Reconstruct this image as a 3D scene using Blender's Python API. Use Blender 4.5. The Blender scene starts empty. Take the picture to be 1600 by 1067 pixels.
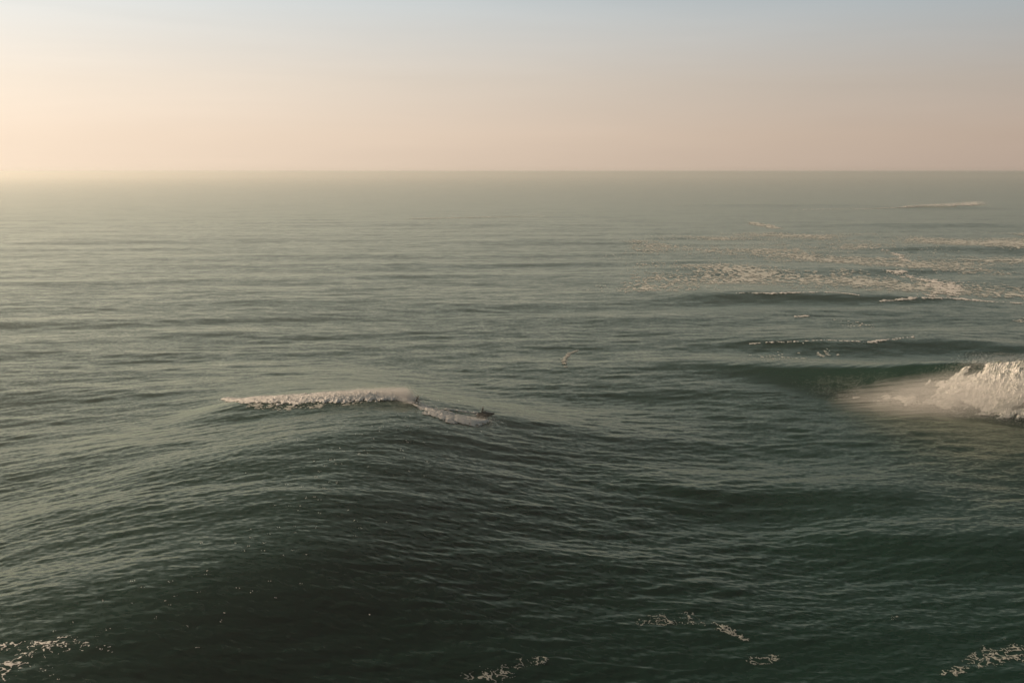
import bpy, bmesh, math, random
import numpy as np
from mathutils import Vector, Matrix

random.seed(4)
rng = np.random.default_rng(11)
scene = bpy.context.scene
C = scene.collection
R = math.radians

# ------------------------------------------------------------------ camera
CAM_H = 47.0
PITCH = R(8.47)
F = 1778.0                       # focal length in photo pixels (1600 wide)
cam_d = bpy.data.cameras.new('camera')
cam_d.lens = 40.0; cam_d.sensor_width = 36.0
cam_d.clip_start = 0.5; cam_d.clip_end = 80000
cam = bpy.data.objects.new('camera', cam_d); C.objects.link(cam)
cam.location = (0, 0, CAM_H)
cam.rotation_euler = (math.pi/2 - PITCH, 0, 0)
scene.camera = cam

# ------------------------------------------------------------------ light
SUN_EL, SUN_AZ = R(18.0), R(-66.0)          # azimuth measured from +Y, negative = to the left
sdir = Vector((math.sin(SUN_AZ)*math.cos(SUN_EL), math.cos(SUN_AZ)*math.cos(SUN_EL), math.sin(SUN_EL)))
sun_d = bpy.data.lights.new('sun', 'SUN'); sun_d.energy = 5.0; sun_d.angle = R(0.6)
sun_d.color = (1.0, 0.73, 0.50)
sun = bpy.data.objects.new('sun', sun_d); C.objects.link(sun)
sun.rotation_euler = sdir.to_track_quat('Z', 'Y').to_euler()
sun.location = (-300, 200, 300)

world = bpy.data.worlds.new('World'); scene.world = world
world.use_nodes = True
wt = world.node_tree; wt.nodes.clear()
def wn(t, **k):
    n = wt.nodes.new(t)
    for a, b in k.items(): setattr(n, a, b)
    return n
def wmath(op, a, b=None, c=None):
    n = wn('ShaderNodeMath', operation=op)
    for i, v in enumerate((a, b, c)):
        if v is None: continue
        if isinstance(v, (int, float)): n.inputs[i].default_value = v
        else: wt.links.new(v, n.inputs[i])
    return n.outputs[0]
sky = wn('ShaderNodeTexSky', sky_type='NISHITA', sun_disc=False)
sky.sun_elevation = SUN_EL; sky.sun_rotation = SUN_AZ
sky.air_density = 1.3; sky.dust_density = 5.0; sky.ozone_density = 1.0; sky.altitude = 0
tc = wn('ShaderNodeTexCoord')
sx = wn('ShaderNodeSeparateXYZ'); wt.links.new(tc.outputs['Generated'], sx.inputs[0])
# thick sea haze that veils the clear sky: colour by elevation
ramp = wn('ShaderNodeValToRGB')
def lin(*c): return tuple(((v/255)/12.92 if v/255 <= .04045 else ((v/255+.055)/1.055)**2.4) for v in c) + (1,)
cr = ramp.color_ramp
stops = [(0.0, lin(172, 152, 140)), (0.03, lin(177, 157, 143)), (0.075, lin(170, 160, 152)), (0.14, lin(156, 168, 176)),
         (0.19, lin(108, 130, 136)), (0.26, lin(56, 78, 80)), (0.42, lin(31, 47, 48)), (1.0, lin(26, 40, 43))]
cr.elements[0].position, cr.elements[0].color = stops[0]
cr.elements[1].position, cr.elements[1].color = stops[-1]
for p, c in stops[1:-1]:
    e = cr.elements.new(p); e.color = c
wt.links.new(wmath('ABSOLUTE', sx.outputs[2]), ramp.inputs[0])
# glow round the sun through the haze
dt = wn('ShaderNodeVectorMath', operation='DOT_PRODUCT')
dt.inputs[1].default_value = tuple(sdir)
wt.links.new(tc.outputs['Generated'], dt.inputs[0])
glow = wmath('POWER', wmath('MULTIPLY_ADD', dt.outputs['Value'], 0.5, 0.5), 3.0)
glow = wmath('DIVIDE', glow, wmath('ADD', 1.0, wmath('POWER', wmath('DIVIDE', wmath('ABSOLUTE', sx.outputs[2]), 0.20), 4.0)))
gm = wn('ShaderNodeVectorMath', operation='SCALE'); gm.inputs[0].default_value = (1.12, 0.94, 0.71)
wt.links.new(glow, gm.inputs['Scale'])
gc = wn('ShaderNodeMix', data_type='RGBA'); gc.inputs[6].default_value = (1.12, 0.93, 0.69, 1); gc.inputs[7].default_value = (1.0, .93, 0.83, 1)
wt.links.new(wmath('MINIMUM', wmath('MULTIPLY', wmath('ABSOLUTE', sx.outputs[2]), 7.0), 1.0), gc.inputs[0]); wt.links.new(gc.outputs[2], gm.inputs[0])
# thin high cloud streaks
mp = wn('ShaderNodeMapping'); mp.inputs['Scale'].default_value = (2.2, 2.2, 26.0); mp.inputs['Rotation'].default_value = (0, R(4), 0)
wt.links.new(tc.outputs['Generated'], mp.inputs[0])
nz = wn('ShaderNodeTexNoise'); nz.inputs['Scale'].default_value = 1.6; nz.inputs['Detail'].default_value = 5
nz.inputs['Roughness'].default_value = 0.55; nz.inputs['Distortion'].default_value = 0.4
wt.links.new(mp.outputs[0], nz.inputs['Vector'])
cl = wmath('MULTIPLY_ADD', nz.outputs[0], 0.12, 0.94)
ad = wn('ShaderNodeVectorMath', operation='ADD'); wt.links.new(ramp.outputs[0], ad.inputs[0]); wt.links.new(gm.outputs[0], ad.inputs[1])
cs = wn('ShaderNodeVectorMath', operation='SCALE'); wt.links.new(ad.outputs[0], cs.inputs[0]); wt.links.new(cl, cs.inputs['Scale'])
bg1 = wn('ShaderNodeBackground'); wt.links.new(sky.outputs[0], bg1.inputs[0]); bg1.inputs[1].default_value = 0.08
bg2 = wn('ShaderNodeBackground'); wt.links.new(cs.outputs[0], bg2.inputs[0]); bg2.inputs[1].default_value = 1.0
mx = wn('ShaderNodeMixShader'); mx.inputs[0].default_value = 0.85
wt.links.new(bg1.outputs[0], mx.inputs[1]); wt.links.new(bg2.outputs[0], mx.inputs[2])
wo = wn('ShaderNodeOutputWorld'); wt.links.new(mx.outputs[0], wo.inputs[0])

vs = scene.view_settings
vs.view_transform = 'Standard'; vs.look = 'None'; vs.exposure = 0.0; vs.gamma = 1.0; vs.use_curve_mapping = False
cy = scene.cycles
cy.use_denoising = True
cy.max_bounces = 6; cy.volume_bounces = 2; cy.transparent_max_bounces = 12
cy.use_adaptive_sampling = False

# ------------------------------------------------------------------ numeric noise
_perm = rng.permutation(4096)
def _grad(ix, iy, seed):
    h = _perm[(ix + _perm[(iy + seed*131) & 4095]) & 4095]
    a = h * (2*math.pi/4096)*7.0
    return np.cos(a), np.sin(a)
def perlin(x, y, seed=0):
    x0 = np.floor(x).astype(np.int64); y0 = np.floor(y).astype(np.int64)
    fx = x-x0; fy = y-y0
    u = fx*fx*fx*(fx*(fx*6-15)+10); v = fy*fy*fy*(fy*(fy*6-15)+10)
    def g(ix, iy, dx, dy):
        a, b = _grad(ix, iy, seed); return a*dx+b*dy
    n00 = g(x0, y0, fx, fy); n10 = g(x0+1, y0, fx-1, fy)
    n01 = g(x0, y0+1, fx, fy-1); n11 = g(x0+1, y0+1, fx-1, fy-1)
    return (n00*(1-u)+n10*u)*(1-v)+(n01*(1-u)+n11*u)*v
def fbm(x, y, seed=0, octv=4, gain=.5, ridged=False):
    a = 1.0; t = 0; s = 0
    for o in range(octv):
        n = perlin(x*2**o+17.3*o, y*2**o-9.1*o, seed+o)
        if ridged: n = 1-np.abs(n)*2.2
        t = t + n*a; s += a; a *= gain
    return t/s
def smooth(a, b, x):
    t = np.clip((x-a)/(b-a), 0, 1); return t*t*(3-2*t)

# ------------------------------------------------------------------ the sea surface
def ground(px, py, z=0.0):
    """where the view line through a photo pixel meets the height z"""
    dx = (px-800)/F; dy = (533.5-py)/F
    d = Vector((dx, math.cos(PITCH)+dy*math.sin(PITCH), -math.sin(PITCH)+dy*math.cos(PITCH)))
    t = (z-CAM_H)/d.z
    return d.x*t, d.y*t

DTH = 0.00058
def row_step(r): return np.maximum(r*r/CAM_H*DTH, 0.1)

waves = []
for lo, hi, n, slope in ((0.9, 1.8, 70, .050), (1.8, 3.6, 60, .040), (3.6, 7.0, 50, .029), (7.0, 16, 36, .020), (16, 40, 24, .013), (40, 90, 14, .013)):
    for i in range(n):
        lam = lo*(hi/lo)**rng.random()
        th = R(96) + rng.normal()*R(24 if lam < 20 else 13)     # travel direction, mostly towards the viewer
        if lam < 6 and rng.random() < .25: th += rng.normal()*R(45)
        k = 2*math.pi/lam
        a = slope*math.sqrt(2.0/n)/k
        waves.append((k*math.cos(th), k*math.sin(th), a, rng.random()*2*math.pi, lam))

RY = np.array([-40., 40, 75, 90, 100, 110, 120, 140, 160, 185, 200, 215, 235, 270, 330, 400])
RX = np.array([-92., -59, -47, -40, -35.5, -31, -28, -25.5, -23, -20.5, -20, -23, -33, -60, -110, -160])
RA = np.array([3., 5.0, 6.0, 6.6, 7, 7.4, 7.7, 8.0, 8.1, 7.8, 6.6, 4.8, 2.6, .7, 0, 0])
def smooth_interp(v, X, Y):
    t = np.linspace(X[0], X[-1], 600)
    y = np.interp(t, X, Y); k = np.hanning(61); k /= k.sum()
    yp = np.pad(y, 30, mode='reflect', reflect_type='odd'); y = np.convolve(yp, k, mode='valid')
    return np.interp(v, t, y)
def prof(d, wf, wb):
    """one swell: face on the positive side, back on the negative"""
    w = np.where(d > 0, wf, wb)
    q = np.abs(d)/w
    h = 1/np.cosh(np.minimum(q, 20))**1.6
    return h - 0.16*np.where(d > 0, np.exp(-((q-2.6)/1.0)**2), 0)
BX = np.array([20., 50, 62, 78, 92, 100, 130, 200, 300])
BY = np.array([285., 272, 262, 246, 234, 226, 208, 190, 180])
BA = np.array([0., .7, 1.9, 4.4, 7.6, 8.8, 9.4, 9.2, 6.0])
# long crests out to sea: photo left/right/row, height, front width, back width
SW = [(1040, 1500, 466, 2.6, 9, 26), (560, 980, 476, 1.6, 10, 26), (1060, 1400, 322, 4.2, 34, 60), (1340, 1560, 325, 4.4, 30, 60),
      (640, 1000, 378, 2.6, 18, 40), (1380, 1760, 390, 3.0, 16, 40), (1120, 1620, 540, 2.0, 8, 22), (1300, 1600, 352, 2.6, 24, 50),
      (180, 560, 470, 1.4, 12, 26), (40, 480, 372, 2.4, 24, 45), (360, 860, 560, 1.3, 8, 18), (60, 420, 520, 1.2, 9, 22),
      (740, 1150, 690, 1.2, 6, 13), (960, 1500, 770, 1.25, 6, 12), (1250, 1750, 835, 1.3, 6, 12), (720, 1200, 905, 1.0, 5, 10),
      (1000, 1500, 985, .9, 4, 9), (480, 900, 350, 2.4, 30, 55), (1000, 1480, 420, 1.8, 14, 30), (760, 1240, 610, 1.0, 7, 15),
      (420, 760, 990, .9, 4, 9), (100, 520, 640, 1.2, 7, 15), (60, 330, 735, 1.1, 6, 12), (20, 260, 850, .9, 5, 9), (160, 480, 800, .8, 4, 8)]
SWW = []
for i, (a, b, r, hh, wf, wb) in enumerate(SW):
    xa, ya = ground(a, r); xb, yb = ground(b, r)
    SWW.append(((xa+xb)/2, (xb-xa)/2, (ya+yb)/2, hh, wf, wb, (i*7 % 5-2)*.03, i))

def sea(x, y, detail=True):
    x = np.asarray(x, float); y = np.asarray(y, float)
    r = np.hypot(x, y)
    dr = row_step(r)
    z = np.zeros_like(x); miss = np.zeros_like(x)
    wx = x + 6*perlin(x/60, y/60, 3); wy = y + 6*perlin(x/70+5, y/70, 4)
    gust = 1 + .8*perlin(x/55, y/90, 5) + .5*perlin(x/18, y/30, 6)
    grp = [1 + 1.1*perlin(x/38+31*g, y/26+11*g, 40+g) for g in range(5)]
    for wi, (kx, ky, a, ph, lam) in enumerate(waves):
        att = smooth(2.2, 4.5, lam/dr)
        m = gust if lam < 12 else 1.0
        m = m*(grp[wi % 5] if lam > 4 else 1.0)
        if detail:
            s = np.sin(kx*wx+ky*wy+ph)
            z += a*att*m*s
        miss += (1-att)**2*(a*a*(kx*kx+ky*ky))/2
    # the big peak the surfer rides beside
    near = (y < 460)
    d = (x - smooth_interp(y, RY, RX) + 1.6*perlin(y/38, x/60, 9))*0.93
    A = smooth_interp(y, RY, RA)*(1+.10*perlin(y/22, x/40, 10))
    z += np.where(near & (y > -60), A*prof(d, 21, 34), 0)*np.where(y > -60, 1, 0)
    z += 1.7*np.exp(-((x+38)/19)**4)*prof(-(y-203.5), 9, 16)
    # the wave breaking on the right
    yc = smooth_interp(x, BX, BY); Ab = smooth_interp(x, BX, BA)
    z += Ab*prof(-(y-yc)+1.5*perlin(x/14, y/30, 12), 6.5, 20)
    for (cx, L, cyy, hh, wf, wb, tilt, i) in SWW:
        line = cyy + tilt*(x-cx) + 0.12*L*perlin(x/(L*.7)+i*3.1, i*1.7+y*0, 20+i)*1.5
        z += hh*np.exp(-((x-cx)/L)**4*1.2)*prof(-(y-line), wf, wb)*((.8 if cyy < 380 else .62) if cx > 40 else .38)
    return z, np.sqrt(miss)

def new_mesh(name, verts, faces, smooth_shade=True):
    me = bpy.data.meshes.new(name)
    v = np.asarray(verts, np.float32); f = np.asarray(faces, np.int32)
    n = f.shape[1]
    me.vertices.add(len(v)); me.vertices.foreach_set('co', v.ravel())
    me.loops.add(f.size); me.loops.foreach_set('vertex_index', f.ravel())
    me.polygons.add(len(f)); me.polygons.foreach_set('loop_start', np.arange(0, f.size, n, dtype=np.int32))
    me.polygons.foreach_set('use_smooth', np.full(len(f), smooth_shade))
    me.update(calc_edges=True); me.validate()
    return me
def link(name, me, mat, parent=None, **props):
    o = bpy.data.objects.new(name, me); C.objects.link(o)
    if mat is not None and me is not None and not me.materials: me.materials.append(mat)
    if parent is not None: o.parent = parent
    for k, v in props.items(): o[k] = v
    return o

# ------------------------------------------------------------------ materials
def new_mat(name):
    m = bpy.data.materials.new(name); m.use_nodes = True
    return m, m.node_tree, m.node_tree.nodes['Principled BSDF']
def simple(name, col, rough=.6, metal=0.0, noise=.15):
    m, nt, p = new_mat(name)
    tcn = nt.nodes.new('ShaderNodeTexCoord'); n = nt.nodes.new('ShaderNodeTexNoise'); n.inputs['Scale'].default_value = 9
    nt.links.new(tcn.outputs['Object'], n.inputs['Vector'])
    mm = nt.nodes.new('ShaderNodeMix'); mm.data_type = 'RGBA'
    mm.inputs[6].default_value = tuple(c*(1-noise) for c in col)+(1,); mm.inputs[7].default_value = tuple(min(1, c*(1+noise)) for c in col)+(1,)
    nt.links.new(n.outputs[0], mm.inputs[0]); nt.links.new(mm.outputs[2], p.inputs['Base Color'])
    p.inputs['Roughness'].default_value = rough; p.inputs['Metallic'].default_value = metal
    return m

M_water, nt, P = new_mat('sea_water')
L = nt.links
def N(t, **k):
    n = nt.nodes.new(t)
    for a, b in k.items(): setattr(n, a, b)
    return n
def M_(op, a, b=None, c=None):
    n = N('ShaderNodeMath', operation=op)
    for i, v in enumerate((a, b, c)):
        if v is None: continue
        if isinstance(v, (int, float)): n.inputs[i].default_value = v
        else: L.new(v, n.inputs[i])
    return n.outputs[0]
geo = N('ShaderNodeNewGeometry')
att = N('ShaderNodeAttribute', attribute_name='missing_slope')
def slope_noise(scale_xy, nscale, detail, off):
    mp_ = N('ShaderNodeMapping'); mp_.inputs['Scale'].default_value = (scale_xy[0], scale_xy[1], .3); mp_.inputs['Location'].default_value = off
    mp_.inputs['Rotation'].default_value = (0, 0, R(6))
    L.new(geo.outputs['Position'], mp_.inputs[0])
    n_ = N('ShaderNodeTexNoise'); n_.inputs['Scale'].default_value = nscale; n_.inputs['Detail'].default_value = detail; n_.inputs['Roughness'].default_value = .62
    L.new(mp_.outputs[0], n_.inputs['Vector'])
    s_ = N('ShaderNodeVectorMath', operation='SUBTRACT'); s_.inputs[1].default_value = (.5, .5, .5)
    L.new(n_.outputs['Color'], s_.inputs[0])
    return s_.outputs[0]
def vscale(v, s, k=None):
    n_ = N('ShaderNodeVectorMath', operation='SCALE'); L.new(v, n_.inputs[0])
    if isinstance(s, (int, float)): n_.inputs['Scale'].default_value = s
    else: L.new(s, n_.inputs['Scale'])
    return n_.outputs[0]
def vadd(a, b):
    n_ = N('ShaderNodeVectorMath', operation='ADD'); L.new(a, n_.inputs[0]); L.new(b, n_.inputs[1]); return n_.outputs[0]
fine = slope_noise((.7, 1.6, 1), 1.9, 4, (3, 1, 0))
ms = att.outputs['Fac']
mid = slope_noise((.16, .30, 1), 1.0, 4, (31, 11, 0))
big = slope_noise((.022, .06, 1), 1.0, 3, (71, 5, 0))
tot = vadd(vscale(fine, .50), vadd(vscale(mid, M_('MULTIPLY', ms, 4.4)), vscale(big, M_('MULTIPLY', ms, 2.4))))
flat = N('ShaderNodeVectorMath', operation='MULTIPLY'); L.new(tot, flat.inputs[0]); flat.inputs[1].default_value = (.75, 1.0, 0)
nrm = N('ShaderNodeVectorMath', operation='NORMALIZE'); L.new(vadd(geo.outputs['Normal'], flat.outputs[0]), nrm.inputs[0])
L.new(nrm.outputs[0], P.inputs['Normal'])
# body colour: deep green, siltier and lighter in slow patches
cn = N('ShaderNodeTexNoise'); cn.inputs['Scale'].default_value = .012; cn.inputs['Detail'].default_value = 3
L.new(geo.outputs['Position'], cn.inputs['Vector'])
cm = N('ShaderNodeMix', data_type='RGBA'); L.new(cn.outputs[0], cm.inputs[0])
cm.inputs[6].default_value = (.007, .032, .022, 1); cm.inputs[7].default_value = (.012, .042, .031, 1)
L.new(cm.outputs[2], P.inputs['Base Color'])
P.inputs['Specular IOR Level'].default_value = 0.0; P.inputs['Roughness'].default_value = 1.0
gl = N('ShaderNodeBsdfGlossy'); gl.inputs['Color'].default_value = (.86, .92, .83, 1)
L.new(M_('MULTIPLY_ADD', ms, .32, .19), gl.inputs['Roughness']); L.new(nrm.outputs[0], gl.inputs['Normal'])
fr = N('ShaderNodeFresnel'); fr.inputs['IOR'].default_value = 1.333; L.new(nrm.outputs[0], fr.inputs['Normal'])
wm = N('ShaderNodeMixShader'); L.new(M_('MULTIPLY', fr.outputs[0], .86), wm.inputs[0])
L.new(P.outputs[0], wm.inputs[1]); L.new(gl.outputs[0], wm.inputs[2]); L.new(wm.outputs[0], nt.nodes['Material Output'].inputs[0])

M_foam, nt, P = new_mat('sea_foam'); L = nt.links
geo = N('ShaderNodeNewGeometry')
n1 = N('ShaderNodeTexNoise'); n1.inputs['Scale'].default_value = 1.3; n1.inputs['Detail'].default_value = 5; L.new(geo.outputs['Position'], n1.inputs['Vector'])
fm = N('ShaderNodeMix', data_type='RGBA'); L.new(n1.outputs[0], fm.inputs[0])
fm.inputs[6].default_value = (.86, .87, .86, 1); fm.inputs[7].default_value = (.96, .96, .95, 1)
L.new(fm.outputs[2], P.inputs['Base Color'])
P.inputs['Roughness'].default_value = .9; P.inputs['IOR'].default_value = 1.2
P.inputs['Subsurface Weight'].default_value = 0.0
tr = N('ShaderNodeBsdfTranslucent'); tr.inputs[0].default_value = (.8, .78, .72, 1)
ms_ = N('ShaderNodeMixShader'); ms_.inputs[0].default_value = .04
L.new(P.outputs[0], ms_.inputs[1]); L.new(tr.outputs[0], ms_.inputs[2])
L.new(ms_.outputs[0], nt.nodes['Material Output'].inputs[0])

M_spray, nt, P = new_mat('water_spray'); L = nt.links
P.inputs['Base Color'].default_value = (.95, .95, .95, 1); P.inputs['Roughness'].default_value = .6
tr = N('ShaderNodeBsdfTranslucent'); tr.inputs[0].default_value = (.97, .97, .97, 1)
ms_ = N('ShaderNodeMixShader'); ms_.inputs[0].default_value = .5
L.new(P.outputs[0], ms_.inputs[1]); L.new(tr.outputs[0], ms_.inputs[2]); L.new(ms_.outputs[0], nt.nodes['Material Output'].inputs[0])

M_churn, nt, P = new_mat('churned_foam'); L = nt.links
geo = N('ShaderNodeNewGeometry'); mp_ = N('ShaderNodeMapping'); mp_.inputs['Rotation'].default_value = (0, R(20), R(-40)); mp_.inputs['Scale'].default_value = (.32, 1.5, 1.2)
L.new(geo.outputs['Position'], mp_.inputs[0])
n1 = N('ShaderNodeTexNoise'); n1.inputs['Scale'].default_value = 1.0; n1.inputs['Detail'].default_value = 7; n1.inputs['Roughness'].default_value = .68; n1.inputs['Distortion'].default_value = .8
L.new(mp_.outputs[0], n1.inputs['Vector'])
rp = N('ShaderNodeValToRGB'); L.new(n1.outputs[0], rp.inputs[0])
rp.color_ramp.elements[0].position = .36; rp.color_ramp.elements[0].color = (.26, .31, .27, 1)
rp.color_ramp.elements[1].position = .58; rp.color_ramp.elements[1].color = (.93, .93, .91, 1)
L.new(rp.outputs[0], P.inputs['Base Color']); P.inputs['Roughness'].default_value = .9; P.inputs['IOR'].default_value = 1.2

M_thin, nt, P = new_mat('thin_foam_web'); P.inputs['Base Color'].default_value = (.42, .45, .43, 1); P.inputs['Roughness'].default_value = .85

M_lace, nt, P = new_mat('thin_sea_foam'); L = nt.links
P.inputs['Base Color'].default_value = (.68, .72, .69, 1); P.inputs['Roughness'].default_value = .8

# ------------------------------------------------------------------ sea mesh
th = np.arange(R(32), DTH*6, -DTH)
r_rows = CAM_H/np.tan(th)
r_far = [r_rows[-1]]
while r_far[-1] < 24000: r_far.append(r_far[-1]*1.06)
r_near = np.linspace(4, r_rows[0], 26)[:-1]
rr = np.concatenate([r_near, r_rows, np.array(r_far[1:])])
az_f = np.linspace(R(-33), R(33), 900)
az_c = np.linspace(R(33), R(327), 70)[1:-1]
az = np.concatenate([az_f, az_c])
RR, AZ = np.meshgrid(rr, az, indexing='ij')
X = RR*np.sin(AZ); Y = RR*np.cos(AZ)
Z, MS = sea(X, Y)
Z *= smooth(23500, 12000, RR)*.999 if False else 1
nr, nc = X.shape
idx = np.arange(nr*nc).reshape(nr, nc)
nxt = np.roll(idx, -1, axis=1)
faces = np.stack([idx[:-1], idx[1:], nxt[1:], nxt[:-1]], -1).reshape(-1, 4)
# orient upwards
me = new_mesh('water', np.stack([X, Y, Z], -1).reshape(-1, 3), faces)
if me.polygons[len(faces)//2].normal.z < 0: me.flip_normals()
at = me.attributes.new('missing_slope', 'FLOAT', 'POINT'); at.data.foreach_set('value', MS.astype(np.float32).ravel())
# close the small round opening straight below the camera
bmv = link('water', me, M_water, kind='structure', label='dark green open sea with rolling swell', )
print('sea verts', nr*nc, 'z', Z.min(), Z.max(), 'ms', MS.min(), MS.max())

# ------------------------------------------------------------------ foam
def drape(name, x0, x1, y0, y1, sx, sy, maskfn, lift=.08, bump=.12, mat=None, seed=0, props=None, solid=False):
    """foam of real thickness lying on the water: the cells of a fine grid where the foam pattern is present"""
    xs = np.arange(x0, x1, sx); ys = np.arange(y0, y1, sy)
    GX, GY = np.meshgrid(xs, ys)
    GX = GX + (rng.random(GX.shape)-.5)*sx*.5; GY = GY + (rng.random(GY.shape)-.5)*sy*.5
    m, th_ = maskfn(GX, GY)                       # m>0 = foam present, th_ = thickness
    cell = (m[:-1, :-1] > 0).astype(int)+(m[1:, :-1] > 0)+(m[:-1, 1:] > 0)+(m[1:, 1:] > 0)
    keep = cell >= (2 if mat in (M_lace, M_thin) else 3)
    ii = np.arange(GX.size).reshape(GX.shape)
    f = np.stack([ii[:-1, :-1], ii[:-1, 1:], ii[1:, 1:], ii[1:, :-1]], -1)[keep]
    if len(f) == 0: print('EMPTY foam', name); return None
    use, inv = np.unique(f, return_inverse=True)
    f = inv.reshape(f.shape)
    gx = GX.ravel()[use]; gy = GY.ravel()[use]; mm = m.ravel()[use]; tt = th_.ravel()[use]
    z, _ = sea(gx, gy)
    r = np.hypot(gx, gy)
    z = z + lift*np.clip(mm*8, .2, 1) + r*.0002 + np.clip(mm, 0, 1)*tt*(bump + 0*mm) + np.clip(mm*3, 0, 1)*tt*(rng.random(len(gx))-.3)*.5*bump
    me = new_mesh(name, np.stack([gx, gy, z], -1), f, smooth_shade=name not in ('breaking_wave', 'foam_trail', 'craft_wash'))
    return link(name, me, mat or M_foam, **(props or {}))

def path_dist(GX, GY, pts):
    """distance to a polyline, position along it 0..1, signed side"""
    P_ = np.array(pts, float); seg = np.diff(P_, axis=0); ln = np.hypot(seg[:, 0], seg[:, 1]); cum = np.concatenate([[0], np.cumsum(ln)])
    best = np.full(GX.shape, 1e9); t = np.zeros(GX.shape)
    for i in range(len(seg)):
        u = np.clip(((GX-P_[i, 0])*seg[i, 0]+(GY-P_[i, 1])*seg[i, 1])/ln[i]**2, 0, 1)
        d = np.hypot(GX-P_[i, 0]-u*seg[i, 0], GY-P_[i, 1]-u*seg[i, 1])
        b = d < best; best = np.where(b, d, best); t = np.where(b, (cum[i]+u*ln[i])/cum[-1], t)
    return best, t

def water_point(px, py):
    """where the view line through a photo pixel meets the waves"""
    a = np.array([ground(px, py, 14.0)+(14.0,), ground(px, py, -7.0)+(-7.0,)])
    t_ = np.linspace(0, 1, 900)[:, None]; p = a[0]*(1-t_)+a[1]*t_
    h = sea(p[:, 0], p[:, 1])[0]
    i = int(np.argmax(p[:, 2] <= h))
    return float(p[i, 0]), float(p[i, 1]), float(h[i])

def streak(name, pix, widths, label, category=None, kind=None, group=None, dens=0.0, sx=.25, sy=.4, sc=(1.6, 2.2), thick=.5, mat=None, seed=1, bump=.35, lacy=False, lift=.08):
    pts = [water_point(*p)[:2] for p in pix]
    wmax = max(widths)
    xs = [p[0] for p in pts]; ys = [p[1] for p in pts]
    def mf(GX, GY):
        jx = 1.2*wmax*.4*perlin(GX/5, GY/7, seed); jy = wmax*.5*perlin(GX/4+9, GY/6, seed+1)
        d, t = path_dist(GX+jx, GY+jy, pts)
        w = np.interp(t, np.linspace(0, 1, len(widths)), widths)
        core = 1-d/w
        lace = fbm(GX/sc[0], GY/sc[1], seed+2, 4, .6, ridged=True)-.62
        spots = fbm(GX/(sc[0]*2.5), GY/(sc[1]*2.5), seed+8, 3, .55)
        m = lace*1.6 + spots*.9 + core*.9 - .55 + dens
        if lacy:
            q1 = fbm(GX/sc[0]+.5*perlin(GX/.9, GY/.9, seed+5), GY/sc[1], seed+2, 3, .55)
            m = (.006+.028*np.clip(core, 0, 1)+.14*spots+.02*dens-np.abs(q1))*8
        m = np.where(core > 0, m, -1)
        return m, thick*(.5+np.clip(core, 0, 1))
    pr = {'label': label}
    if category: pr['category'] = category
    if kind: pr['kind'] = kind
    if group: pr['group'] = group
    return drape(name, min(xs)-wmax*1.3, max(xs)+wmax*1.3, min(ys)-wmax*1.3, max(ys)+wmax*1.3, sx, sy, mf, lift=lift, bump=bump, props=pr, seed=seed, mat=mat)

def droplets(name, cloud, size, props, mat=None):
    """loose drops and flecks thrown up from the foam, each a tiny tetrahedron"""
    n = len(cloud)
    base = np.array([[1, 1, 1], [1, -1, -1], [-1, 1, -1], [-1, -1, 1]], float)*.6
    s = size*(.5+rng.random((n, 1, 1))*1.0)
    ang = rng.random(n)*6.28; ca, sa = np.cos(ang), np.sin(ang)
    b = np.repeat(base[None], n, 0)
    rx = b[:, :, 0]*ca[:, None]-b[:, :, 1]*sa[:, None]; ry = b[:, :, 0]*sa[:, None]+b[:, :, 1]*ca[:, None]
    v = np.stack([rx, ry, b[:, :, 2]], -1)*s + cloud[:, None, :]
    tri = np.array([[0, 1, 2], [0, 3, 1], [0, 2, 3], [1, 3, 2]])
    f = (np.arange(n)[:, None, None]*4+tri[None]).reshape(-1, 3)
    return link(name, new_mesh(name, v.reshape(-1, 3), f, False), mat or M_spray, **props)

# --- trail of whitewater behind the surfer
sxp, syp, szp = water_point(651, 634)
print('surfer at', sxp, syp, szp)
trail_px = [(352, 622), (400, 624), (470, 623), (540, 620), (600, 619), (630, 622), (643, 628)]
trail = [water_point(*p)[:2] for p in trail_px]
def trail_mask(GX, GY):
    d, t = path_dist(GX, GY+.8*perlin(GX/4, GY/6, 61), trail)
    w = np.interp(t, [0, .1, .3, .6, .85, .97, 1], [1.0, 1.8, 3.0, 3.8, 3.8, 2.2, .5])
    core = 1-d/w
    n = fbm(GX/1.5, GY/1.8, 60, 4, .6)
    m = core*1.5 + n*1.6 - .42 + .35*t
    th_ = np.interp(t, [0, .3, .6, .8, .93, 1], [.25, .3, .45, .9, 1.1, .2])*(.35+1.2*np.abs(fbm(GX/1.1, GY/1.3, 66, 4, .6))*2)
    return np.where(core > -.15, np.maximum(m, -1), -1), th_
tx = [p[0] for p in trail]; ty = [p[1] for p in trail]
tr_o = drape('foam_trail', min(tx)-3, max(tx)+2, min(ty)-7, max(ty)+7, .14, .16, trail_mask, bump=.55,
      props=dict(label='sunlit band of white foam trailing left behind the surfer along the crest', category='foam trail'))
def cloud_along(path_fn, n, spread, hts):
    t = rng.random(n)**.7
    x, y = path_fn(t); x = x+rng.normal(size=n)*spread[0]; y = y+rng.normal(size=n)*spread[1]
    z, _ = sea(x, y)
    return np.stack([x, y, z + rng.random(n)**1.8*np.interp(t, *hts)], -1)
tl = np.linspace(0, 1, len(trail))
pf = lambda t: (np.interp(t, tl, tx), np.interp(t, tl, ty))
spray_pts = cloud_along(pf, 90000, (.7, 1.1), ([0, .3, .75, .90, .96, 1], [.2, .5, 1.5, 1.9, .9, .2]))
droplets('spray', spray_pts, .024, dict(kind='stuff', label='fine bright spray thrown up along the foam trail behind the surfer'))

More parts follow.
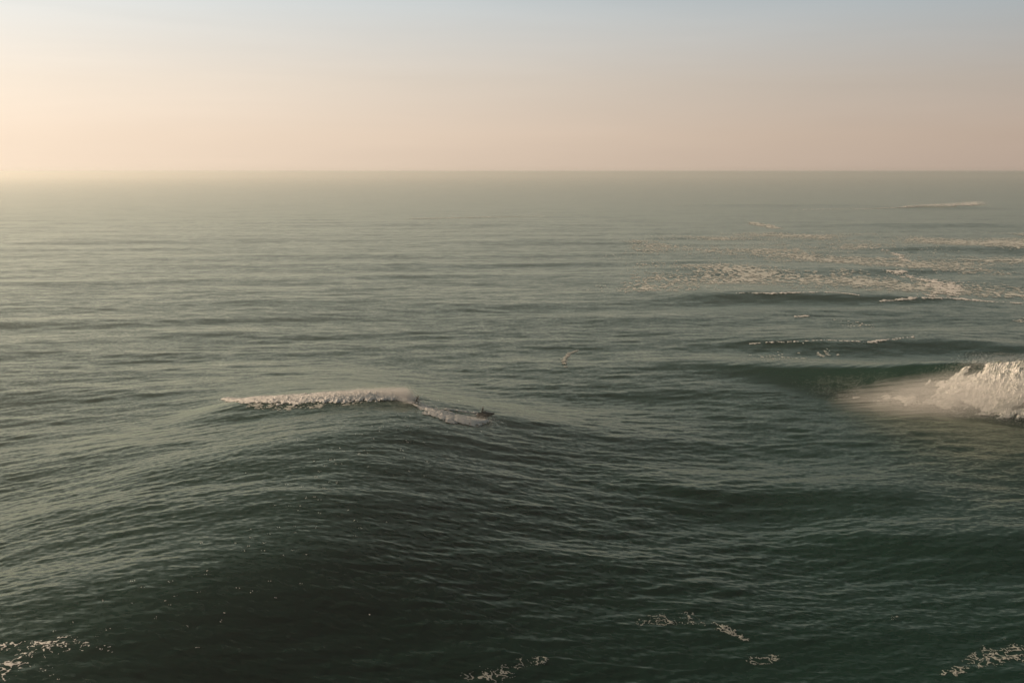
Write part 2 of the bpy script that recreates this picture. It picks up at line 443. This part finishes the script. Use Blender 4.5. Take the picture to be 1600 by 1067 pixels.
streak('foam_lace', [(390, 633), (450, 637), (520, 633), (560, 630)], [1.2, 2.2, 1.8, 1.0], 'faint lacy foam spilling below the left part of the foam trail',
       kind='stuff', dens=.6, sx=.10, sy=.14, sc=(1.3, 1.6), thick=.2, seed=64, bump=.03, lacy=True, lift=.02, mat=M_thin)
# --- jet ski wash between the surfer and the craft
jx, jy, jz = water_point(758, 652)
print('jetski at', jx, jy, jz)
streak('craft_wash', [(648, 632), (672, 640), (700, 650), (722, 656), (742, 657), (760, 658)], [1.2, 1.9, 2.8, 4.6, 3.2, 1.2],
       'pale churned wash in the shade linking the surfer to the jet ski', category='wake', dens=.58, sx=.12, sy=.16, sc=(1.3, .8), thick=.4, seed=71, bump=.22)
streak('wake_line', [(700, 640), (722, 643), (746, 645)], [.7, .9, .6],
       'thin foam line on the far side of the jet ski wash', category='wake', dens=.25, sx=.12, sy=.16, sc=(1.3, .8), thick=.3, seed=75, bump=.2)
pz = np.array([water_point(*p) for p in [(690, 650), (715, 657), (724, 660), (742, 657), (756, 655)]])
k = rng.integers(0, 5, 3500); c = pz[k]+rng.normal(size=(3500, 3))*np.array([1.3, 1.2, 0]); zz, _ = sea(c[:, 0], c[:, 1])
c[:, 2] = zz+rng.random(3500)**2*.8
droplets('spray', c, .024, dict(kind='stuff', label='fine spray kicked up in the shade around the jet ski wash'))

# --- breaking wave on the right
def break_mask(GX, GY):
    yc = smooth_interp(GX, BX, BY)
    d = -(GY-yc)                                  # metres down the face from the crest
    wx_ = GX+d*.9                                 # foam is dragged down and to the left
    edge = 92.0 - 3.5*fbm(d/3, GX/40, 84, 3) - d*1.4
    inside = smooth(-3.0, 13, GX-edge)
    down = smooth(19, 6, d+3*perlin(GX/6, GY/9, 83))
    top = smooth(-2.2, .2, d)
    s = fbm(wx_/2.6, (GX-d)/9.0, 80, 5, .62)
    body = inside*down*top
    m = body*1.6 + s*2.8 - .80 + .6*smooth(98, 112, GX)
    th_ = body*(.6+1.3*np.abs(fbm(wx_/1.2, (GX-d)/4.5, 88, 6, .72))*(1+.6*smooth(92, 104, GX)))
    return np.where(body > .02, m, -1), th_
drape('breaking_wave', 72, 175, 180, 262, .17, .17, break_mask, lift=.15, bump=.95, mat=M_churn,
      props=dict(label='wave crest breaking into thick sunlit white foam at the right edge', category='breaking wave'))
xx = 94+rng.random(90000)**.9*50
dd = rng.random(90000)**1.3*18-1.5
xs_ = xx - dd*1.15
ysb = smooth_interp(xs_, BX, BY)-dd+rng.normal(size=90000)*1.0
zb, _ = sea(xs_, ysb)
droplets('spray', np.stack([xs_, ysb, zb+rng.random(90000)**2*2.4], -1), .034, dict(kind='stuff', label='droplets flying off the breaking wave at the right edge'))

t = rng.random(50000)**.6
vx = 66+t*34+rng.normal(size=50000)*2.0; vy = smooth_interp(vx, BX, BY)-3-rng.random(50000)*13-(1-t)*4
zb, _ = sea(vx, vy)
vk = fbm(vx/5, (vy+vx*.4)/1.6, 97, 3) > -.02
droplets('spray', np.stack([vx, vy, zb+rng.random(50000)**1.5*(1+3.2*t)], -1)[vk], .026, dict(kind='stuff', label='wind-torn streaks of fine spray left of the breaking wave'))

# --- other foam
streak('whitecap', [(1415, 324), (1450, 322), (1490, 322), (1526, 320)], [1.5, 3, 5, 7], 'distant white crest breaking below the horizon at upper right', category='whitecap',
       dens=1.0, sx=.6, sy=1.2, sc=(5, 8), thick=1.2, seed=101, bump=.5)
wc = np.array([water_point(*p) for p in [(1432, 323), (1455, 322), (1475, 322), (1495, 321), (1512, 321), (1524, 320)]])
k = rng.choice(6, 7000, p=[.08, .12, .16, .2, .24, .2]); c = wc[k]+rng.normal(size=(7000, 3))*np.array([9, 4, 0]); zz, _ = sea(c[:, 0], c[:, 1])
c[:, 2] = zz+.3+rng.random(7000)**1.6*(1.0+k*.7)
droplets('spray', c, .20, dict(kind='stuff', label='spray standing over the distant white crest at upper right'))
streak('foam_line', [(1240, 328), (1340, 327), (1425, 324)], [2, 3, 4], 'long thin foam line running left from the distant white crest', category='foam', dens=.7, sx=1.0, sy=2.4, sc=(6, 9), thick=.6, seed=104)
G = 'separate foam patches on the sea'
FO = [
 ('hook-shaped foam fleck alone in the middle of the frame', [(905, 547), (890, 552), (882, 562), (884, 574)], [.6, 1.1, 1.3, .8], -.05, .25, .5, 111, (1.5, 2)),
 ('broken foam line on the low swell left of the breaking wave', [(1170, 538), (1230, 535), (1300, 532), (1355, 536), (1425, 527)], [.8, 1.2, 1.2, 2.0, 1.3], -.05, .2, .4, 114, (1.2, 1.4)),
 ('small foam fleck high on the dark water above the broken line', [(1246, 495), (1262, 494)], [1.8, 1.4], .25, .3, .8, 117, (2, 2.6)),
 ('foam scraps just left of the breaking crest', [(1408, 566), (1425, 556), (1445, 557), (1480, 566)], [1.2, 1.5, 1.2, .9], .1, .12, -.06, 119, (1.6, 2)),
 ('arched patch of foam scraps in the dark foreground', [(1008, 975), (1040, 966), (1070, 964), (1105, 972), (1150, 988), (1162, 996)], [.5, .9, 1.1, .7, .6, .3], -.14, .055, .07, 122, (.32, .36)),
 ('foam scraps at the bottom edge below centre', [(735, 1056), (780, 1052), (820, 1040), (845, 1032)], [.6, 1.0, .8, .4], -.14, .055, .07, 125, (.32, .36)),
 ('faint foam wisp right of the arched patch near the bottom', [(1180, 1034), (1212, 1028)], [.6, .5], -.14, .055, .07, 128, (.32, .36)),
 ('pale foam edge in the bottom right corner', [(1484, 1054), (1520, 1040), (1550, 1020), (1600, 1016), (1640, 1030)], [.5, 1.0, 1.3, 1.6, 1.6], -.14, .055, .07, 131, (.32, .36)),
 ('tiny white speck above the bottom right foam', [(1397, 965), (1404, 964)], [.35, .3], .1, .06, .08, 133, (.5, .6)),
 ('tumbling foam in the bottom left corner on the big swell', [(-20, 1060), (30, 1030), (60, 1015), (110, 1008), (190, 1010)], [2.4, 2.0, 1.3, .7, .4], -.14, .055, .07, 135, (.32, .36)),
 ('warm foam curl above the bottom left corner', [(10, 1010), (55, 1014), (70, 1020)], [.6, 1.0, .7], .15, .08, .1, 138, (.5, .6)),
 ('thin foam line along a far swell crest at the right', [(1150, 458), (1215, 459), (1300, 457), (1345, 462)], [1.6, 2.6, 2.4, 1.2], .08, .4, 1.0, 141, (3, 4)),
 ('foam line running to the right edge below the orange patches', [(1370, 472), (1430, 466), (1500, 467), (1560, 472), (1620, 476)], [1.5, 2.6, 3.0, 2.6, 3], .12, .4, 1.0, 144, (3, 4)),
 ('low foam mound at the right edge above the orange patches', [(1538, 381), (1562, 377), (1600, 382), (1640, 382)], [2.5, 7, 5, 4], .2, .6, 1.6, 147, (3, 5)),
 ('upper orange-lit foam patch on the far water', [(1345, 385), (1385, 393), (1410, 400), (1412, 408)], [4, 6, 8.0, 6], -.22, .5, 1.3, 150, (3, 4)),
 ('bright orange-lit foam patch in the middle of the far foam field', [(1403, 424), (1415, 430), (1440, 436), (1475, 444), (1485, 455), (1465, 462)], [8, 11, 11, 16, 15, 10], -.10, .4, 1.0, 153, (3, 4)),
 ('pinkish foam patch near the distant swell', [(1175, 348), (1195, 352), (1215, 357)], [11, 16, 10], -.08, .8, 2.4, 156, (5, 7)),
 ('foam dashes on the water at the far right', [(1500, 405), (1540, 408), (1600, 406)], [2, 4, 5], .2, .5, 1.4, 159, (3, 4)),
 ('pale foam smear left of centre near the horizon', [(640, 342), (700, 341), (850, 338)], [3, 4, 3], .2, 1.0, 2.6, 162, (6, 8)),
]
for lab, px_, wd, de, a, b, sd, sc_ in FO:
    if a < .09: wd = [w*1.7 for w in wd]
    streak('foam_patch', px_, wd, lab, category='foam', group=G, kind='stuff' if a < .09 else None, dens=(.0 if a < .09 else de), sx=min(a, .042) if a < .09 else a, sy=min(b, .05) if a < .09 else b, sc=(.9, 1.2) if a < .09 else sc_, lacy=a < .09, thick=.35, seed=sd, bump=.012 if a < .09 else .16, lift=.012 if a < .09 else .08, mat=M_foam if sd in (135, 138, 150, 153) else M_thin if a < .09 else (M_thin if sd == 111 else M_lace if sd > 145 else None))

# the wide field of old foam streaks (nobody could count them)
def field_mask(GX, GY):
    r = np.hypot(GX, GY)
    # region in the place: a broad tongue running out to sea to the right
    f = np.array([smooth(-30, 90, GX-.16*(GY-400)+40)])[0]
    near_ = smooth(395, 450, GY+.10*GX-10); far_ = smooth(1250, 800, GY)
    reg = f*near_*far_
    big_ = fbm(GX/70, GY/90, 90, 3)
    n = fbm(GX/3.6, GY/6.5, 92, 5, .70, ridged=True)-.60
    m = n*1.6+big_*.8+(reg-1)*1.3-.24
    return np.where(reg > .05, m, -1), np.full(GX.shape, .35)
drape('foam_streaks', -10, 640, 385, 1250, .5, 1.2, field_mask, lift=.02, bump=.08, mat=M_lace,
      props=dict(kind='stuff', label='wide field of thin drifting foam streaks on the far water at right'))
def field2(GX, GY):
    r = GX*0
    reg = smooth(30, 60, GX-.1*(GY-250))*smooth(240, 270, GY)*smooth(440, 380, GY)
    n = fbm(GX/1.6, GY/3.2, 192, 5, .7, ridged=True)-.70
    m = n*1.6+fbm(GX/30, GY/50, 190, 3)*1.3+(reg-1)*1.2-.56
    return np.where(reg > .05, m, -1), np.full(GX.shape, .25)
drape('foam_streaks', 20, 230, 240, 440, .3, .6, field2, lift=.05, bump=.3, mat=M_lace,
      props=dict(kind='stuff', label='sparse foam threads between the breaking wave and the far field'))

# loose flecks of foam strewn down the crest of the big swell
n = 200
t = rng.random(n)
fy = 60+t*150
fx = smooth_interp(fy, RY, RX)+rng.normal(size=n)*5+3
q = np.repeat(np.stack([fx, fy], -1), 3, 0)+rng.normal(size=(n*3, 2))*.12
zz, _ = sea(q[:, 0], q[:, 1])
droplets('foam_flecks', np.stack([q[:, 0], q[:, 1], zz+.03], -1), .042, dict(kind='stuff', label='tiny white flecks strewn along the crest of the big foreground swell'))

# ------------------------------------------------------------------ people
M_suit = simple('wetsuit_neoprene', (.006, .007, .008), .85)
M_skin = simple('skin', (.42, .25, .17), .6)
M_hair = simple('dark_hair', (.02, .014, .010), .7)
M_board = simple('board_resin', (.55, .54, .50), .25)
M_vest = simple('float_vest', (.03, .035, .04), .7)
M_hull = simple('craft_gelcoat', (.030, .034, .038), .25)
M_hull2 = simple('craft_trim', (.07, .075, .08), .3)
M_seat = simple('craft_seat_vinyl', (.015, .015, .016), .6)
M_metal = simple('steel', (.45, .45, .45), .35, 1.0)
M_rubber = simple('rubber', (.012, .012, .012), .8)
M_glass = simple('instrument_glass', (.02, .03, .035), .1)

def skin_body(name, joints, edges, mat, parent, root=0, sub=2):
    me = bpy.data.meshes.new(name)
    me.from_pydata([j[0] for j in joints], edges, []); me.update()
    o = bpy.data.objects.new(name, me); C.objects.link(o)
    sk = o.modifiers.new('s', 'SKIN'); sk.use_smooth_shade = True
    sv = me.skin_vertices[0].data
    for i, j in enumerate(joints):
        rad = j[1] if isinstance(j[1], tuple) else (j[1], j[1])
        sv[i].radius = rad; sv[i].use_root = (i == root)
    ss = o.modifiers.new('u', 'SUBSURF'); ss.levels = sub; ss.render_levels = sub
    dg = bpy.context.evaluated_depsgraph_get(); dg.update()
    m2 = bpy.data.meshes.new_from_object(o.evaluated_get(dg)); m2.name = name
    bpy.data.objects.remove(o); 
    m2.materials.clear(); m2.materials.append(mat)
    o = bpy.data.objects.new(name, m2); C.objects.link(o); o.parent = parent
    return o
def blob(bm, c, r, seg=14):
    res = bmesh.ops.create_uvsphere(bm, u_segments=seg, v_segments=max(6, seg*2//3), radius=1)
    for v in res['verts']: v.co = Vector((c[0]+v.co.x*r[0], c[1]+v.co.y*r[1], c[2]+v.co.z*r[2]))
    return res['verts']
def bm_obj(name, bm, mat, parent, smooth_=True):
    me = bpy.data.meshes.new(name); bm.to_mesh(me); bm.free()
    for p in me.polygons: p.use_smooth = smooth_
    me.materials.append(mat)
    o = bpy.data.objects.new(name, me); C.objects.link(o); o.parent = parent
    return o
def lerp(a, b, t): return tuple(a[i]+(b[i]-a[i])*t for i in range(3))

def make_person(label, J, loc, rotz, vest=False, tilt=(0, 0)):
    """J: joint positions in metres (pelvis, chest, neck, head, and left/right limbs)"""
    root = bpy.data.objects.new('person', None); C.objects.link(root)
    root.location = loc; root.rotation_euler = (tilt[0], tilt[1], rotz); root['label'] = label; root['category'] = 'person'
    js = []; es = []
    def add(p, r, par=None):
        js.append((p, r)); i = len(js)-1
        if par is not None: es.append((par, i))
        return i
    pel = add(J['pelvis'], (.165, .13)); wst = add(lerp(J['pelvis'], J['chest'], .5), (.135, .11), pel)
    ch = add(J['chest'], (.17, .13), wst); nk = add(J['neck'], .062, ch)
    hd0 = add(lerp(J['neck'], J['head'], .55), .058, nk)
    for s in 'lr':
        sh = add(J['sh'+s], .068, ch); mid_ = add(lerp(J['sh'+s], J['el'+s], .5), .052, sh); el = add(J['el'+s], .043, mid_)
        wr = add(J['wr'+s], .028, el)
        hp = add(J['hp'+s], .098, pel); tm = add(lerp(J['hp'+s], J['kn'+s], .5), .088, hp); kn = add(J['kn'+s], .062, tm)
        cf = add(lerp(J['kn'+s], J['an'+s], .35), .060, kn); an = add(J['an'+s], .036, cf)
    skin_body('body', js, es, M_suit, root)
    # head with brow, nose, mouth, ears; hair cap
    fwd = Vector(J.get('look', (0, 1, 0))).normalized(); up = (Vector(J['head'])-Vector(J['neck'])).normalized()
    up = (up - fwd*up.dot(fwd)).normalized(); rt = fwd.cross(up)
    Mx = Matrix((rt, fwd, up)).transposed().to_4x4(); Mx.translation = Vector(J['head'])
    bm = bmesh.new()
    blob(bm, (0, 0, .01), (.076, .095, .118), 18); blob(bm, (0, .035, -.06), (.052, .055, .055), 12)
    blob(bm, (0, .098, -.012), (.013, .02, .022), 8); blob(bm, (0, .082, -.062), (.024, .012, .008), 8)
    for s in (-1, 1):
        blob(bm, (s*.076, -.005, -.01), (.012, .02, .032), 8)
    bmesh.ops.transform(bm, matrix=Mx, verts=bm.verts)
    bm_obj('head', bm, M_skin, root)
    for s in (-1, 1):
        bm = bmesh.new(); blob(bm, (s*.031, .086, .008), (.013, .008, .008), 8)
        bmesh.ops.transform(bm, matrix=Mx, verts=bm.verts); bm_obj('eye', bm, M_rubber, root)
    bm = bmesh.new(); blob(bm, (0, -.018, .03), (.084, .096, .112), 16)
    bmesh.ops.transform(bm, matrix=Mx, verts=bm.verts); bm_obj('hair', bm, M_hair, root)
    # hands and feet
    for s in 'lr':
        w = Vector(J['wr'+s]); e = Vector(J['el'+s]); d = (w-e).normalized()
        side = d.cross(Vector((0, 0, 1))).normalized(); nrm_ = side.cross(d)
        hj = [(tuple(w - d*.02), (.026, .02)), (tuple(w+d*.045), (.036, .016)), (tuple(w+d*.085), (.038, .015))]; he = [(0, 1), (1, 2)]
        for q, ln in ((-.030, .062), (-.010, .072), (.010, .066), (.028, .052)):
            b = w+d*.085+side*q
            i0 = len(hj); hj.append((tuple(b), .0095)); he.append((2, i0))
            hj.append((tuple(b+d*ln*.55-nrm_*.012), .0085)); he.append((i0, i0+1))
            hj.append((tuple(b+d*ln*.85-nrm_*.036), .0075)); he.append((i0+1, i0+2))
        i0 = len(hj); hj.append((tuple(w+d*.035-side*.036), .011)); he.append((1, i0))
        hj.append((tuple(w+d*.07-side*.058-nrm_*.015), .009)); he.append((i0, i0+1))
        skin_body('hand', hj, he, M_skin, root, root=1, sub=1)
        a = Vector(J['an'+s]); fd = Vector(J.get('foot'+s, (0, 1, 0))).normalized()
        skin_body('foot', [(tuple(a+Vector((0, 0, -.01))), .04), (tuple(a-fd*.035+Vector((0, 0, -.045))), .034), (tuple(a+fd*.09+Vector((0, 0, -.045))), (.04, .03)), (tuple(a+fd*.17+Vector((0, 0, -.055))), (.042, .02))],
                  [(0, 1), (0, 2), (2, 3)], M_suit, root, sub=1)
    if vest:
        c0 = Vector(J['pelvis']).lerp(Vector(J['chest']), .45); c1 = Vector(J['chest'])
        skin_body('float_vest', [(tuple(c0), (.155, .135)), (tuple(c0.lerp(c1, .6)), (.18, .15)), (tuple(c1.lerp(Vector(J['neck']), .35)), (.16, .13))], [(0, 1), (1, 2)], M_vest, root, sub=1)
    return root

# surfer: low stance on the board, which points right, away from the trail
board_z = szp + .30
bd = bpy.data.objects.new('surfboard', None); C.objects.link(bd)
HEAD = R(-18)
bd.location = (sxp, syp, board_z); bd.rotation_euler = (R(10), R(14), HEAD)
bd['label'] = 'pale surfboard under the surfer where the foam trail begins'; bd['category'] = 'surfboard'
nl, nw = 28, 10
V = []; Fc = []
for side in (1, -1):
    for i in range(nl+1):
        u = i/nl*2-1
        w = .235*max(0, 1-abs(u)**2.4)**.6*(1-.12*u); rock = .03*max(0, -u)**2+.14*max(0, u)**2.5
        for j in range(nw+1):
            v = j/nw*2-1
            V.append((u*.95, v*w, rock+side*.028*math.sqrt(max(0, 1-v*v))*(1-abs(u)**4)))
n1_ = (nl+1)*(nw+1)
for i in range(nl):
    for j in range(nw):
        a = i*(nw+1)+j
        Fc.append((a, a+nw+1, a+nw+2, a+1)); Fc.append((n1_+a, n1_+a+1, n1_+a+nw+2, n1_+a+nw+1))
me = bpy.data.meshes.new('deck'); me.from_pydata(V, [], Fc); me.validate(); bm = bmesh.new(); bm.from_mesh(me); bmesh.ops.remove_doubles(bm, verts=bm.verts, dist=.0008)
bmesh.ops.recalc_face_normals(bm, faces=bm.faces); bm_obj('deck', bm, M_board, bd)
for (u, v) in ((-.82, 0), (-.68, .12), (-.68, -.12)):
    bm = bmesh.new()
    pts = [(u-.06, v, -.02), (u+.05, v, -.02), (u-.03, v, -.14), (u-.07, v, -.13)]
    a = [bm.verts.new((p[0], p[1]+.004, p[2])) for p in pts]; b = [bm.verts.new((p[0], p[1]-.004, p[2])) for p in pts]
    bm.faces.new(a); bm.faces.new(b[::-1])
    for i in range(4): bm.faces.new((a[i], b[i], b[(i+1) % 4], a[(i+1) % 4]))
    bm_obj('fin', bm, M_rubber, bd, False)
for u in (-.38, .25):
    bm = bmesh.new()
    bmesh.ops.create_cone(bm, cap_ends=False, segments=10, radius1=.075, radius2=.06, depth=.09, matrix=Matrix.Translation((u, 0, .07)) @ Matrix.Rotation(R(90), 4, 'X'))
    for v in bm.verts: v.co.z = max(v.co.z, .03)
    bm_obj('foot_strap', bm, M_rubber, bd)

surf = dict(pelvis=(-.10, -.16, .72), chest=(.06, .04, 1.12), neck=(.13, .10, 1.33), head=(.18, .12, 1.465), look=(1, .25, -.1),
            shl=(.20, -.08, 1.24), ell=(.45, -.20, 1.04), wrl=(.68, -.12, .98),
            shr=(-.02, .22, 1.22), elr=(-.22, .40, 1.05), wrr=(-.38, .56, 1.16),
            hpl=(-.02, -.20, .70), knl=(.30, -.02, .50), anl=(.26, -.03, .14),
            hpr=(-.16, -.08, .70), knr=(-.10, .20, .48), anr=(-.40, .02, .12), footl=(.5, .8, 0), footr=(.1, 1, 0))
make_person('person in a black wetsuit crouching on a surfboard at the head of the foam trail', surf, (sxp, syp, board_z-.01), HEAD, tilt=(R(10), R(10)))

# ------------------------------------------------------------------ jet ski
jr = bpy.data.objects.new('jet_ski', None); C.objects.link(jr)
JH = R(-4)
jr.location = (jx, jy, jz+.30); jr.rotation_euler = (R(3), R(-5), JH)
jr['label'] = 'dark jet ski heading right with white wash behind it'; jr['category'] = 'jet ski'
def loft(name, secs, mat, parent, cap=True):
    """secs: (x, [(y, z), ...]) cross-sections from stern to bow"""
    bm = bmesh.new(); rows = []
    for x, pr in secs: rows.append([bm.verts.new((x, y, z)) for y, z in pr])
    for a, b in zip(rows[:-1], rows[1:]):
        n = len(a)
        for i in range(n): bm.faces.new((a[i], b[i], b[(i+1) % n], a[(i+1) % n]))
    if cap: bm.faces.new(rows[0]); bm.faces.new(rows[-1][::-1])
    bmesh.ops.recalc_face_normals(bm, faces=bm.faces)
    return bm_obj(name, bm, mat, parent)
def hull_sec(x):
    u = (x+1.65)/3.3
    w = .60*(1-max(0, (u-.40)/.60)**1.9)
    w = max(w, .03); keel = -.32+.60*max(0, (u-.55)/.45)**1.8; gun = .22+.16*u*u
    return (x, [(0, keel), (w*.6, keel*.55), (w*.95, .02+.2*max(0, u-.7)), (w, gun-.06), (w*.93, gun), (0, gun+.03), (-w*.93, gun), (-w, gun-.06), (-w*.95, .02+.2*max(0, u-.7)), (-w*.6, keel*.55)])
loft('hull', [hull_sec(-1.65+3.3*i/18) for i in range(19)], M_hull, jr)
def cap_sec(x):
    u = (x+.2)/1.6
    w = .36*(1-max(0, u)**2.2)+.05; top = .72-.34*max(0, u)**1.3
    if x < -.1: w = .28; top = .62
    return (x, [(w, .25), (w*.9, top-.14), (w*.45, top), (-w*.45, top), (-w*.9, top-.14), (-w, .25)])
loft('hood', [cap_sec(-.2+1.6*i/10) for i in range(11)], M_hull2, jr)
loft('seat', [(-1.35, [(.20, .24), (.17, .42), (0, .46), (-.17, .42), (-.20, .24)]), (-1.2, [(.21, .24), (.19, .55), (0, .60), (-.19, .55), (-.21, .24)]),
              (-.75, [(.21, .24), (.19, .54), (0, .58), (-.19, .54), (-.21, .24)]), (-.35, [(.20, .24), (.15, .55), (0, .60), (-.15, .55), (-.20, .24)]),
              (-.1, [(.18, .24), (.11, .60), (0, .66), (-.11, .60), (-.18, .24)])], M_seat, jr)
def rod(name, a, b, r, mat, parent, seg=10):
    a = Vector(a); b = Vector(b); d = b-a
    bm = bmesh.new()
    bmesh.ops.create_cone(bm, cap_ends=True, segments=seg, radius1=r, radius2=r*.92, depth=d.length,
                          matrix=Matrix.Translation((a+b)/2) @ d.to_track_quat('Z', 'Y').to_matrix().to_4x4())
    return bm_obj(name, bm, mat, parent)
rod('steering_column', (.12, 0, .62), (-.02, 0, .88), .06, M_hull, jr)
hb = rod('handlebar', (-.03, -.36, .90), (-.03, .36, .90), .017, M_metal, jr)
for s in (-1, 1):
    rod('grip', (-.03, s*.25, .90), (-.05, s*.385, .89), .023, M_rubber, hb)
    mir = rod('mirror_arm', (.45, s*.25, .5), (.38, s*.42, .68), .015, M_hull, jr)
    bm = bmesh.new(); blob(bm, (.37, s*.46, .71), (.03, .09, .06), 10); bm_obj('mirror', bm, M_glass, mir)
    rod('bumper_rail', (-1.6, s*.60, .18), (.5, s*.585, .26), .028, M_rubber, jr)
bm = bmesh.new(); blob(bm, (.1, 0, .80), (.12, .10, .04), 12); bm_obj('instrument_panel', bm, M_glass, jr)
rod('grab_handle', (-1.42, -.16, .46), (-1.42, .16, .46), .018, M_metal, jr)
loft('boarding_platform', [(-2.0, [(.38, .12), (.38, .18), (-.38, .18), (-.38, .12)]), (-1.62, [(.5, .14), (.5, .22), (-.5, .22), (-.5, .14)])], M_rubber, jr)
rod('jet_nozzle', (-1.9, 0, -.12), (-1.6, 0, -.12), .09, M_metal, jr)

rider = dict(pelvis=(-.55, 0, .70), chest=(-.34, 0, 1.12), neck=(-.26, 0, 1.34), head=(-.22, 0, 1.465), look=(1, 0, -.05),
             shl=(-.32, .19, 1.25), ell=(-.20, .34, 1.00), wrl=(-.09, .31, .93),
             shr=(-.32, -.19, 1.25), elr=(-.20, -.34, 1.00), wrr=(-.09, -.31, .93),
             hpl=(-.52, .12, .70), knl=(-.12, .31, .62), anl=(-.30, .38, .36), hpr=(-.52, -.12, .70), knr=(-.12, -.31, .62), anr=(-.30, -.38, .36),
             footl=(1, 0, 0), footr=(1, 0, 0))
rd = make_person('person in dark wetsuit and float vest driving the jet ski', rider, tuple(jr.location), JH, vest=True)
rd.rotation_euler = jr.rotation_euler

# ------------------------------------------------------------------ wind-blown mist off the breaking wave
M_mist, nt, P = new_mat('spray_mist'); L = nt.links
nt.nodes.remove(P)
pv = N('ShaderNodeVolumePrincipled'); L.new(pv.outputs[0], nt.nodes['Material Output'].inputs['Volume'])
pv.inputs['Color'].default_value = (.99, .99, .99, 1); pv.inputs['Anisotropy'].default_value = .3
tcn = N('ShaderNodeTexCoord')
ln_ = N('ShaderNodeVectorMath', operation='LENGTH'); L.new(tcn.outputs['Object'], ln_.inputs[0])
fall = M_('MULTIPLY', M_('SUBTRACT', 1.0, ln_.outputs['Value']), 1.0)
mpn = N('ShaderNodeMapping'); mpn.inputs['Scale'].default_value = (1.5, 6.5, 8.0); L.new(tcn.outputs['Object'], mpn.inputs[0])
nn = N('ShaderNodeTexNoise'); nn.inputs['Scale'].default_value = 1.7; nn.inputs['Detail'].default_value = 4; nn.inputs['Roughness'].default_value = .6
L.new(mpn.outputs[0], nn.inputs['Vector'])
den = M_('MULTIPLY', M_('MAXIMUM', M_('SUBTRACT', nn.outputs[0], .45), 0.0), M_('MAXIMUM', fall, 0.0))
L.new(M_('MULTIPLY', den, 1.9), pv.inputs['Density'])
def mist(loc, rad, rot, label):
    bm = bmesh.new(); bmesh.ops.create_icosphere(bm, subdivisions=3, radius=1)
    me = bpy.data.meshes.new('mist'); bm.to_mesh(me); bm.free(); me.materials.append(M_mist)
    o = bpy.data.objects.new('mist', me); C.objects.link(o); o.location = loc; o.scale = rad; o.rotation_euler = rot
    o['kind'] = 'stuff'; o['label'] = label
mist((85, 218, 3.8), (25, 14, 4.8), (0, R(-10), R(-32)), 'veil of wind-blown mist drifting left off the breaking wave')

# ------------------------------------------------------------------ haze
bm = bmesh.new(); bmesh.ops.create_cube(bm, size=1)
me = bpy.data.meshes.new('haze'); bm.to_mesh(me); bm.free()
M_haze, nt, P = new_mat('sea_haze'); nt.nodes.remove(P)
pv = nt.nodes.new('ShaderNodeVolumePrincipled'); nt.links.new(pv.outputs[0], nt.nodes['Material Output'].inputs['Volume'])
pv.inputs['Color'].default_value = (.94, .985, .98, 1); pv.inputs['Density'].default_value = .00025; pv.inputs['Anisotropy'].default_value = .55
hz = link('haze', me, M_haze, kind='stuff', label='warm sea haze thickening towards the horizon')
hz.scale = (50000, 50000, 62); hz.location = (0, 0, 49.5-31)
